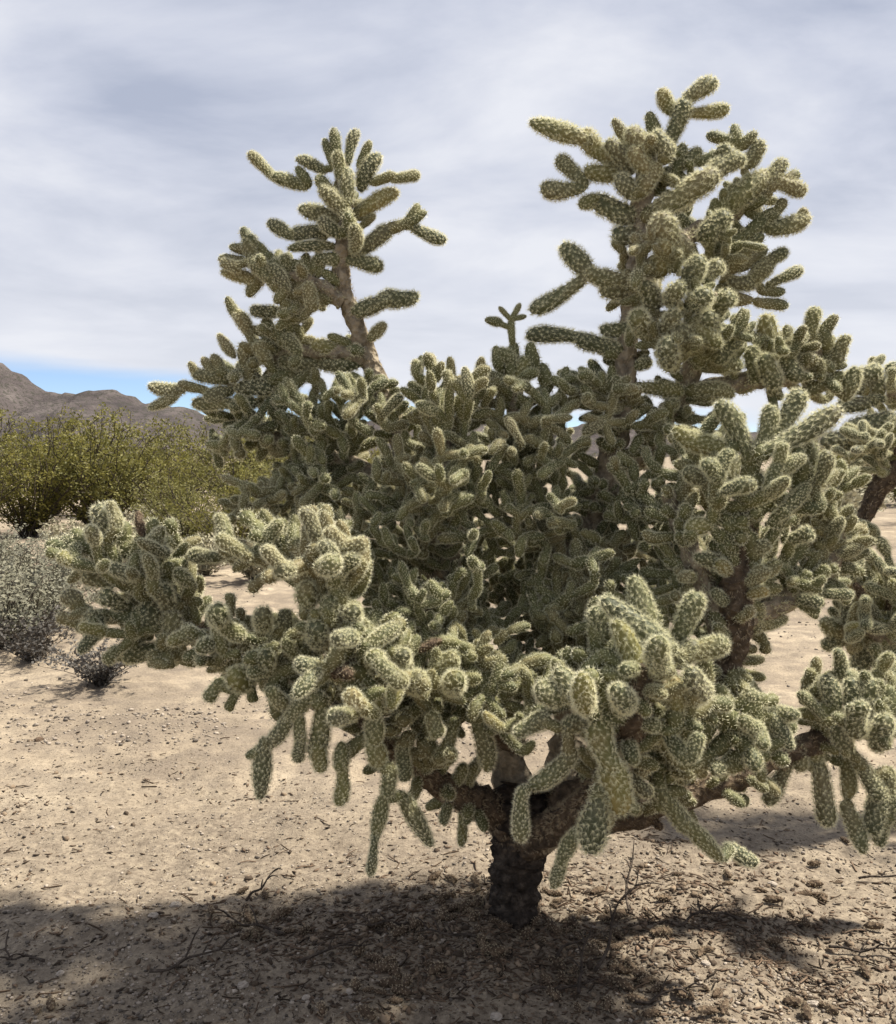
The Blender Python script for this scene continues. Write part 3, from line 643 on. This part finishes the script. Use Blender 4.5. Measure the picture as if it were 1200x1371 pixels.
def build_cholla(name, base, label, limbs, joints, budget, seed):
    root = empty(name, base); tag(root, label, 'cactus', 'chain fruit cholla cacti')
    off = Matrix.Translation(-Vector(base)); parts = {}; joints = connect(joints, limbs)
    for i, (k, row) in enumerate(limbs.items()):
        pts = [(off @ p, r) for p, r in row]
        first = (k == 'trunk')
        up_ = k in ('left_arm_upper', 'left_arm_lower', 'right_back', 'right_outer', 'centre', 'centre_right', 'left_mid', 'right_fork', 'right_inner', 'right_shelf', 'up', 'side')
        me = limb_mesh('trunk' if first else 'limb', pts, M_BARK if first else M_TAN if up_ or k in ('left_arm', 'right_arm') else M_LIMB, 40 if first else 16,   .34 if first else .34, not first, seed + i, 12, M_SPINE if up_ else None, 1.35 if up_ else 1.1)
        parts[k] = link('trunk' if first else 'limb', me, root)
    # which joints show most: a coarse depth picture from where the photograph was taken
    S = 0.3; w_, h_ = 360, 412
    zb = np.full((h_, w_), 1e9); ib = np.full((h_, w_), -1, int)
    for i, (a, b, w, l, fil) in enumerate(joints):
        for t in (0.05, .28, .5, .72, .95):
            x, y, f = project(a.lerp(b, t)); r = max(.6, w * .45 * FPX / f * S); x *= S; y *= S
            x0, x1, y0, y1 = int(max(0, x - r)), int(min(w_ - 1, x + r)) + 1, int(max(0, y - r)), int(min(h_ - 1, y + r)) + 1
            if x0 >= x1 or y0 >= y1: continue
            yy, xx = np.mgrid[y0:y1, x0:x1]
            m = ((xx + .5 - x) ** 2 + (yy + .5 - y) ** 2 <= r * r) & (zb[y0:y1, x0:x1] > f)
            zb[y0:y1, x0:x1][m] = f; ib[y0:y1, x0:x1][m] = i
    cnt = np.bincount(ib[ib >= 0], minlength=len(joints))
    order = np.argsort(-cnt, kind='stable'); top = [i for i in order[:budget] if cnt[i] > 0]; topset = set(top)
    for i in top:
        a, b, w, l, fil = joints[i]
        d = b - a; ln = d.length; li = var_for(ln * JW / w); li = min(li, 3)
        dry = fil and l not in ('left_arm', 'right_arm', 'left_arm_upper') and R.random() < .09
        o = link('withered_joint' if dry else 'joint', JDRY[li] if dry else JMESH[(li, R.randrange(4))], parts[l])
        s = w / JW
        o.location = a - Vector(base); o.rotation_mode = 'QUATERNION'; o.rotation_quaternion = frame_to(d.normalized(), R.random() * 6.28)
        o.scale = (s, s, ln / LENS[li])
    V = []; F = []; Mi = []; n0 = 0
    for i in range(len(joints)):
        if i in topset or (cnt[i] == 0 and joints[i][4] and (i * 7919) % 100 < 68): continue
        a, b, w, l, fil = joints[i]; d = b - a; ln = d.length; li = var_for(ln * JW / w); s = w / JW
        v, f, m = JLOW[li if cnt[i] > 0 else li + 10]
        rot = np.array(frame_to(d.normalized(), R.random() * 6.28).to_matrix())
        V.append((v * np.array([s, s, ln / LENS[li]])) @ rot.T + np.array(a - Vector(base))); F.append(f + n0); Mi.append(m); n0 += len(v)
    if V:
        o = link('inner_joint_mass', mesh_from('inner_joint_mass', np.concatenate(V), np.concatenate(F), [M_SKIN, M_SPINE], np.concatenate(Mi)), root); o['kind'] = 'stuff'
    print(name, 'joints', len(joints), 'as parts', len(top))
    return root
base = Vector((TX, TY, gz(TX, TY)))
build_cholla('chain_fruit_cholla', base, 'tall spreading cholla cactus with black trunk, two upright arms and drooping pale spiny joints', {k: limb_points(v) for k, v in LIMBS.items()}, J, 300, 1)

# ------------------------------------------------------------------ the neighbouring cholla, mostly beyond the right edge
YN = 4.1
def PN(px, py, dz): return at(px, py, YN + dz)
main_J, J = J, []
_P, _Y0 = P, Y0
Y0 = YN
def P(px, py, dz): return at(px, py, YN + dz)
LN = {'trunk': [(1385, 970, 0, .12), (1380, 900, 0, .09), (1365, 820, 0, .085), (1340, 760, 0, .07)],
      'up': [(1350, 800, 0, .06), (1330, 700, .05, .05), (1300, 600, .1, .045), (1240, 540, .1, .035), (1190, 525, .08, .02)],
      'lean': [(1350, 800, 0, .06), (1325, 660, -.05, .05), (1255, 600, -.1, .044), (1195, 632, -.12, .04), (1150, 705, -.12, .028)],
      'side': [(1360, 850, 0, .05), (1270, 870, -.2, .04), (1190, 855, -.25, .032), (1150, 830, -.25, .02)]}
add_traced([(1150,520,1130,500,26),(1175,520,1170,490,30),(1200,510,1195,485,30),(1160,540,1120,545,28),(1190,560,1130,575,34),(1180,600,1100,590,34),(1205,580,1150,600,32),(1150,505,1180,495,30)], *ZF, .05, 'up')
add_traced([(1185,860,1130,845,34),(1150,850,1100,865,26),(1140,840,1140,795,30),(1165,845,1155,790,32),(1165,800,1135,775,24),(1180,830,1195,780,30),(1130,850,1100,830,28),(1160,870,1150,905,32),(1190,880,1185,920,32),(1150,815,1205,790,24),(1160,790,1150,760,24)], *ZF, -.2, 'side')
for c in [('up', (1220,535,.1), (1200,540,.1), 60, 55, .25, 30, .06, .095, .4), ('up', (1300,600,.1), (1310,540,.1), 90, 70, .3, 36, .06, .1, .4),
          ('side', (1200,858,-.25), (1180,840,-.22), 75, 55, .24, 34, .06, .095, .4), ('side', (1280,868,-.2), (1290,840,-.2), 70, 70, .24, 30, .06, .095, .3), ('lean', (1240,600,-.1), (1230,610,0), 50, 50, .2, 18, .06, .09, .3), ('lean', (1150,700,-.12), (1130,720,-.12), 45, 40, .14, 12, .056, .085, .0), ('lean', (1200,632,-.12), (1165,600,-.1), 60, 40, .2, 26, .06, .09, .3), ('side', (1190,855,-.25), (1175,780,-.2), 60, 55, .2, 30, .06, .09, .5), ('side', (1200,858,-.25), (1190,890,-.2), 60, 40, .2, 20, .06, .09, .0)]:
    grow(c)
nb = at(1385, 970, YN); nb.z = gz(nb.x, nb.y)
build_cholla('chain_fruit_cholla', nb, 'neighbouring cholla cactus cut off by the picture edge, leaning bare brown limb', {k: limb_points(v) for k, v in LN.items()}, J, 120, 50)
P, Y0 = _P, _Y0

# ------------------------------------------------------------------ shrubs
def shrub_meshes(h, spread, nstem, nleaf, leaf, lmat, smat, seed, droop=0.0, lowfill=0.25):
    rg = random.Random(seed); V = []; F = []; SV = []; SF = []
    for s in range(nstem):
        a = rg.random() * 6.283; lean = rg.uniform(.1, 1.0) ** .8 * spread
        hh = h * rg.uniform(.6, 1.0) * (1 - 0.30 * (lean / spread) ** 2)
        pts = []
        bx, by = rg.uniform(-.08, .08) * spread, rg.uniform(-.08, .08) * spread
        for k in range(6):
            t = k / 5
            pts.append(Vector((bx + math.cos(a) * lean * t ** 1.15 + rg.uniform(-.04, .04) * h * t, by + math.sin(a) * lean * t ** 1.15 + rg.uniform(-.04, .04) * h * t, hh * (t - droop * t ** 3))))
        for k in range(5):
            p, q = pts[k], pts[k + 1]; r0 = .012 * h / 2 * (1.3 - k / 5); d = (q - p).normalized(); u = d.orthogonal().normalized(); w = d.cross(u); i0 = len(SV)
            for pp in (p, q):
                for m in range(3): SV.append(tuple(pp + (u * math.cos(m * 2.094) + w * math.sin(m * 2.094)) * r0))
            for m in range(3): SF.append((i0 + m, i0 + (m + 1) % 3, i0 + 3 + (m + 1) % 3, i0 + 3 + m))
        nb_ = 7
        for b in range(nb_):
            t = lowfill + (1 - lowfill) * (b + rg.random()) / nb_; k = min(4, int(t * 5)); c = pts[k].lerp(pts[k + 1], t * 5 - k)
            # side twig
            dv = Vector((rg.uniform(-1, 1) + math.cos(a) * .4, rg.uniform(-1, 1) + math.sin(a) * .4, rg.uniform(-.1, 1))).normalized(); tl = h * rg.uniform(.08, .2)
            e = c + dv * tl; u = dv.orthogonal().normalized() * .003 * h; i0 = len(SV)
            SV += [tuple(c - u), tuple(c + u), tuple(e)]; SF.append((i0, i0 + 1, i0 + 2))
            for q in range(max(1, nleaf // nstem // nb_)):
                p = c.lerp(e, rg.random() ** .7) + Vector((rg.gauss(0, 1), rg.gauss(0, 1), rg.gauss(0, 1))) * h * .022
                n1_ = Vector((rg.uniform(-1, 1), rg.uniform(-1, 1), rg.uniform(-.3, 1))).normalized(); n2_ = n1_.orthogonal().normalized()
                l = leaf * rg.uniform(.6, 1.3); i0 = len(V)
                V += [tuple(p), tuple(p + n1_ * l * .5 + n2_ * l * .28), tuple(p + n1_ * l), tuple(p + n1_ * l * .5 - n2_ * l * .28)]; F.append((i0, i0 + 1, i0 + 2, i0 + 3))
    return mesh_from('foliage', V, np.array(F), [lmat], smooth=False), mesh_from('stems', SV, SF, [smat])
KIND = {
 'creosote': [shrub_meshes(2.0, 1.4, 46, 8500, .052, M_CREO, M_CREOSTEM, 100 + i, 0, .10) for i in range(3)],
 'bursage': [shrub_meshes(.8, .8, 54, 6500, .032, M_BURS, M_CREOSTEM, 200 + i, .05, .1) for i in range(2)],
 'drybush': [shrub_meshes(.38, .45, 46, 2600, .026, M_DRYBUSH, M_DEAD, 300 + i, .1, .05) for i in range(2)],
 'pale': [shrub_meshes(.8, .7, 30, 2200, .06, M_PALEBUSH, M_CREOSTEM, 400 + i, .05, .1) for i in range(2)],
}
def shrub(kind, name, px, py, scale, label, cat, group=None, v=None, pos=None):
    p = pos if pos is not None else on_ground(px, py)
    p = Vector((p.x, p.y, gz(p.x, p.y) - .01))
    r = empty(name, p); r.rotation_euler.z = R.random() * 6.28; s = scale * R.uniform(.95, 1.05); r.scale = (s, s, s)
    me = KIND[kind][R.randrange(len(KIND[kind])) if v is None else v]
    link('foliage', me[0], r); link('stem_cluster', me[1], r)
    return tag(r, label, cat, group)
for k, (px, py, sc_) in enumerate([(15, 785, .95), (95, 770, .8), (-25, 800, 1.0), (150, 775, .75), (35, 820, .85), (205, 790, .7)]):
    shrub('bursage', 'bursage_bush', px, py, sc_, 'grey leafy bursage bush in the low belt before the creosote thicket', 'shrub', 'bursage bushes before the thicket', v=k % 2)
g1 = 'creosote bushes behind the cholla'
for k, (px, py, s) in enumerate([(-60, 722, 1.12), (40, 716, 1.15), (128, 712, 1.16), (205, 708, .92), (245, 738, .74), (310, 748, .72), (370, 735, .8), (420, 712, .9), (-20, 690, 1.35), (70, 688, 1.4), (150, 690, 1.3), (240, 690, 1.25), (320, 690, 1.3), (390, 690, 1.3), (455, 692, 1.2)]):
    shrub('creosote', 'creosote_bush', px, py, s, 'low rounded olive green creosote shrub at the front of the thicket' if k < 8 else 'taller creosote shrub at the back of the thicket below the mountain', 'shrub', g1 if k < 8 else 'taller creosote bushes at the back', v=k % 3)
for px, py, s in [(1240, 700, .8), (1150, 672, 1.2), (1080, 670, 1.2), (1210, 676, 1.3)]:
    shrub('creosote', 'creosote_bush', px, py, s, 'olive green creosote shrub on the flat beyond the leaning brown limb', 'shrub', 'creosote bushes beyond the neighbouring cholla')
shrub('bursage', 'bursage_bush', 12, 862, 1.12, 'grey leafy bursage bush in front of the creosote thicket', 'shrub', v=0)
shrub('bursage', 'bursage_bush', -70, 830, 1.0, 'grey bursage bush cut by the picture edge beside the creosote', 'shrub', v=1)
shrub('drybush', 'dry_bush', 135, 918, 1.0, 'low dark leafless bush on bare sand under the cholla limb', 'shrub', v=0)
shrub('bursage', 'bursage_bush', 62, 838, .8, 'grey bursage bush between the creosote thicket and the low dark bush', 'shrub', v=1)
shrub('drybush', 'dry_bush', 45, 880, 1.15, 'low grey twiggy bush at the foot of the bursage', 'shrub', v=1)
for px, py in [(185, 690), (215, 682), (248, 690), (300, 715), (265, 735), (225, 745), (330, 700), (200, 720), (180, 735), (275, 765), (340, 775), (245, 770), (90, 745), (130, 752), (390, 760)]:
    shrub('pale', 'dry_pale_bush', px, py, R.uniform(.55, .9), 'small pale dry bush between the creosote shrubs', 'shrub', 'pale dry bushes on the flat')
for px, py, s in [(1110, 720, 1.6), (1140, 705, 1.4), (1085, 712, 1.3)]:
    shrub('pale', 'dry_pale_bush', px, py, s, 'large pale green bush on the sand behind the right limbs', 'shrub', 'pale bushes behind the right limbs')
far = [(R.uniform(-140, 1330), 610 + 1.45 * FPX / R.uniform(34, 190)) for _ in range(120)]
for px, py in far:
    if 430 < px < 1010 and R.random() < .5: continue
    shrub('creosote' if R.random() < .6 else 'pale', 'desert_shrub', px, py, R.uniform(.7, 1.2), 'small far shrub dotted on the desert flat below the mountains', 'shrub', 'far shrubs on the desert flat')

# ------------------------------------------------------------------ ground clutter
def rock_mesh(name, seed, mat, sub=(7, 5), rough=.35, flat=.6):
    rg = random.Random(seed); n, m = sub; V = [(0, 0, -flat * .6)]; s = rg.random() * 90
    for j in range(1, m):
        for k in range(n):
            a = 6.283 * k / n + j * .4; ph = math.pi * j / m - math.pi / 2; r = 1 + rough * rg.uniform(-1, 1)
            V.append((r * math.cos(ph) * math.cos(a), r * .8 * math.cos(ph) * math.sin(a), r * flat * math.sin(ph)))
    V.append((0, 0, flat)); F = []
    for k in range(n): F.append((0, 1 + (k + 1) % n, 1 + k)); F.append((len(V) - 1, 1 + (m - 2) * n + k, 1 + (m - 2) * n + (k + 1) % n))
    for j in range(m - 2):
        for k in range(n): a = 1 + j * n + k; b = 1 + j * n + (k + 1) % n; F.append((a, b, b + n, a + n))
    return V, F
def scatter(name, shapes, pts, mat, rot3=False):
    V = []; F = []; n0 = 0
    for (x, y, s, zz) in pts:
        v, f = shapes[R.randrange(len(shapes))]
        a = R.random() * 6.283; c, sn = math.cos(a), math.sin(a)
        q = v * s
        if rot3:
            b = R.uniform(-.35, .35); cb, sb = math.cos(b), math.sin(b)
            q = np.stack([q[:, 0] * cb - q[:, 2] * sb, q[:, 1], q[:, 0] * sb + q[:, 2] * cb], 1)
        q = np.stack([q[:, 0] * c - q[:, 1] * sn + x, q[:, 0] * sn + q[:, 1] * c + y, q[:, 2] + zz], 1)
        V.append(q); F.append(f + n0); n0 += len(v)
    o = link(name, mesh_from(name, np.concatenate(V), np.concatenate(F), [mat], smooth=False)); o['kind'] = 'stuff'
    return o
def tri_shape(V, F):
    T = [];
    for f in F:
        for k in range(1, len(f) - 1): T.append((f[0], f[k], f[k + 1]))
    return np.array(V), np.array(T)
PEBS = [tri_shape(*rock_mesh('p', i, None, (5, 3), .3, .6)) for i in range(6)]
def ground_pts(n, pyr, size, pxr=(-120, 1320), sink=.15, dens=None):
    o = []
    m = n * 14
    px = NP.uniform(pxr[0], pxr[1], m); py = pyr[0] + (pyr[1] - pyr[0]) * NP.random(m) ** .8
    dy_ = FW.y * FPX + UP.y * (685.5 - py); dz_ = FW.z * FPX + UP.z * (685.5 - py); t = -CAM_H / dz_
    x = (px - 600) * t; y = dy_ * t
    keep = NP.random(m) <= (dens(x, y) if dens is not None else 1.0)
    x = x[keep][:n]; y = y[keep][:n]; s = size[0] * (size[1] / size[0]) ** (NP.random(len(x)) ** 2.2)
    return np.stack([x, y, s, gza(x, y) + s * sink], 1)
patch = lambda x, y: np.clip(.5 + 2.2 * fbm(x * 1.3, y * 1.3, 3, 60), .05, 1)
lit = lambda x, y: np.clip(.09 + .9 * np.exp(-((x - TX) ** 2 / .35 + (y - TY + .05) ** 2 / .12)) + .55 * np.exp(-((x - .8) ** 2 / .5 + (y - 3.1) ** 2 / .5)) * np.clip(.3 + 2.5 * fbm(x * 5, y * 5, 2, 85), 0, 1)  + .5 * np.exp(-((x + .55) ** 2 / .06 + (y - 3.05) ** 2 / .04)) + .3 * np.exp(-((x - TX + .15) ** 2 / .5 + (y - TY + .1) ** 2 / .16)) * (0.35 + np.maximum(0, 2.2 * fbm(x * 4, y * 4, 2, 81))) + .5 * np.maximum(0, fbm(x * 2.6, y * 2.6, 3, 70) * 2.0 - .25), 0, 1)
scatter('gravel', PEBS, ground_pts(12000, (940, 1400), (.0018, .010), dens=patch), M_PEB)
scatter('gravel', PEBS, ground_pts(3500, (770, 1000), (.005, .018), dens=patch), M_PEB)
# dry litter: flakes, bits of twig and shed spine clumps
FL = []
for i in range(6):
    rg = random.Random(900 + i); v = [(rg.uniform(.5, 1.3) * math.cos(k * 1.2566) * 1.4, rg.uniform(.4, 1.0) * math.sin(k * 1.2566) * .8, rg.uniform(-.1, .35)) for k in range(5)] + [(0, 0, rg.uniform(.2, .5)), (0, 0, -.2)]
    f = [(k, (k + 1) % 5, 5) for k in range(5)] + [((k + 1) % 5, k, 6) for k in range(5)]
    FL.append((np.array(v), np.array(f)))
for i in range(5):
    rg = random.Random(950 + i); c = [Vector((-3, 0, .2)), Vector((rg.uniform(-.5, .5), rg.uniform(-.9, .9), .35)), Vector((3, rg.uniform(-.6, .6), .1))]; v = []; f = []
    for p in c:
        for m in range(3): v.append((p.x, p.y + .26 * math.cos(m * 2.094), p.z + .26 * math.sin(m * 2.094)))
    for s in range(2):
        for m in range(3): a = s * 3 + m; b = s * 3 + (m + 1) % 3; f += [(a, b, b + 3), (a, b + 3, a + 3)]
    FL.append((np.array(v), np.array(f)))
scatter('dry_litter', FL[:6] + FL[:6] + FL[6:9], ground_pts(26000, (940, 1400), (.0018, .0125), sink=.1, dens=lit), M_LITTER, True)
CLOD = [tri_shape(*rock_mesh('c', 60 + i, None, (7, 5), .42, .7)) for i in range(5)]
scatter('soil_clods', CLOD, ground_pts(1500, (960, 1400), (.003, .016), sink=.05, dens=lambda x, y: lit(x, y) * np.clip(.4 + 2.5 * fbm(x * 6, y * 6, 2, 91), 0, 1)), M_CLOD, True)
# loose stones
for k, (px, py, s) in enumerate([(325, 1314, .018), (52, 993, .028), (205, 1222, .017), (235, 1205, .02), (80, 1292, .014), (1035, 1175, .016), (1120, 1000, .018), (470, 1330, .015), (410, 1335, .014), (665, 1358, .018), (945, 1290, .014), (1090, 1335, .017), (150, 1100, .012), (560, 1010, .014), (280, 1270, .012)]):
    v, f = rock_mesh('stone', 40 + k, None, (9, 7), .16, .55)
    p = on_ground(px, py)
    o = link('stone', mesh_from('stone', np.array(v) * s, f, [M_STONE if k != 1 else M_LITTER], smooth=False)); o.location = (p.x, p.y, p.z + s * .2); o.rotation_euler.z = R.random() * 6
    if k == 1: tag(o, 'dark flat stone alone on the bright sand', 'stone')
    else: tag(o, 'small pale loose stone lying on the gravelly sand', 'stone', 'loose stones on the sand')
# fallen joints
FALL = [(520, 1300), (545, 1318), (500, 1322), (560, 1290), (430, 1345), (475, 1350), (640, 1210), (612, 1195), (628, 1228), (590, 1180), (320, 1190), (345, 1240), (370, 1215), (395, 1245), (330, 1215), (300, 1238),
        (780, 1270), (805, 1285), (840, 1290), (835, 1308), (760, 1300), (725, 1310), (870, 1230), (905, 1210), (960, 1275), (900, 1330), (935, 1345), (880, 1350), (990, 1150), (1100, 1150), (1130, 1160), (1060, 1225), (1160, 1240), (1075, 1335), (965, 1360), (775, 1345), (820, 1350), (60, 1330), (40, 1350), (250, 1290)]
for cx_, cy_, n_, sp in [(540, 1305, 10, 42), (350, 1220, 12, 40), (800, 1290, 10, 50), (900, 1335, 12, 55), (640, 1215, 8, 35), (760, 1240, 8, 45), (1090, 1170, 7, 55), (1000, 1290, 6, 70), (960, 1190, 5, 50)]:
    for _ in range(n_): FALL.append((R.gauss(cx_, sp * 1.2), min(1368, R.gauss(cy_, sp * .5))))
for _ in range(46):
    a_ = R.random() * 6.283; r_ = R.uniform(.10, .34) ** 1.0; q_ = Vector((TX + math.cos(a_) * r_ * 1.2, TY + math.sin(a_) * r_, 0)); u_ = project((q_.x, q_.y, gz(q_.x, q_.y))); FALL.append((u_[0], u_[1]))
for px, py in FALL:
    p = on_ground(px + R.uniform(-8, 8), py + R.uniform(-5, 5)); o = link('fallen_joint', DRYMESH); s = R.uniform(.4, .85)
    o.location = (p.x, p.y, p.z + .013 * s); o.rotation_mode = 'QUATERNION'
    a = R.random() * 6.283; o.rotation_quaternion = frame_to(Vector((math.cos(a), math.sin(a), R.uniform(-.05, .1))).normalized(), R.random() * 6.28); o.scale = (s, s, s)
    tag(o, 'dried brown fallen cactus joint lying on the sand', 'cactus joint', 'fallen joints under the cholla')
# dead branches
def dead_branch(px, py, ang, ln, rise, seed, label, group=None):
    rg = random.Random(seed); p = on_ground(px, py); r = empty('dead_branch', p)
    d = Vector((math.cos(ang), math.sin(ang), 0)); pts = []
    for k in range(6):
        t = k / 5
        q = d * ln * t + Vector((-d.y, d.x, 0)) * rg.uniform(-.06, .06) * ln; wz = gz(p.x + q.x, p.y + q.y) - p.z
        pts.append((Vector((q.x, q.y, wz + .006 + rise * t + rg.uniform(0, .012))), .0045 * (1.15 - t * .8)))
    link('stem', limb_mesh('dead_stem', pts, M_DEAD, 6, .25, False, seed, 3), r)
    for k in (2, 3, 4):
        if rg.random() < .8:
            b = pts[k][0]; a2 = ang + rg.choice((-1, 1)) * rg.uniform(.5, 1.1); e = b + Vector((math.cos(a2), math.sin(a2), rg.uniform(.1, .7))) * ln * rg.uniform(.18, .35)
            link('twig', limb_mesh('dead_twig', [(b, .003), (b.lerp(e, .5) + Vector((0, 0, .008)), .0024), (e, .0012)], M_DEAD, 5, .2, False, seed + k, 3), r)
    tag(r, label, 'branch', group)
lb = 'thin dead branch lying in the litter under the cholla'
for k, (px, py, a, ln, rise) in enumerate([(740, 1290, .6, .35, .05), (770, 1330, 1.2, .3, .1), (800, 1300, .9, .4, .28), (840, 1230, 1.3, .25, .22), (640, 1270, 3.0, .3, .03), (700, 1330, .2, .35, .02), (560, 1240, 3.4, .4, .02), (380, 1245, 2.9, .35, .05), (330, 1200, .8, .22, .1), (900, 1250, .5, .3, .06), (1110, 1260, -.3, .35, .02), (1000, 1240, 2.7, .28, .03), (200, 1290, .4, .4, .02), (60, 1280, 2.8, .3, .02), (1150, 1160, -.2, .3, .02), (850, 1340, .1, .3, .03), (400, 1290, .3, .35, .02)]):
    dead_branch(px, py, a, ln * .62, rise * .7, 700 + k * 7, lb, 'dead branches under the cholla')
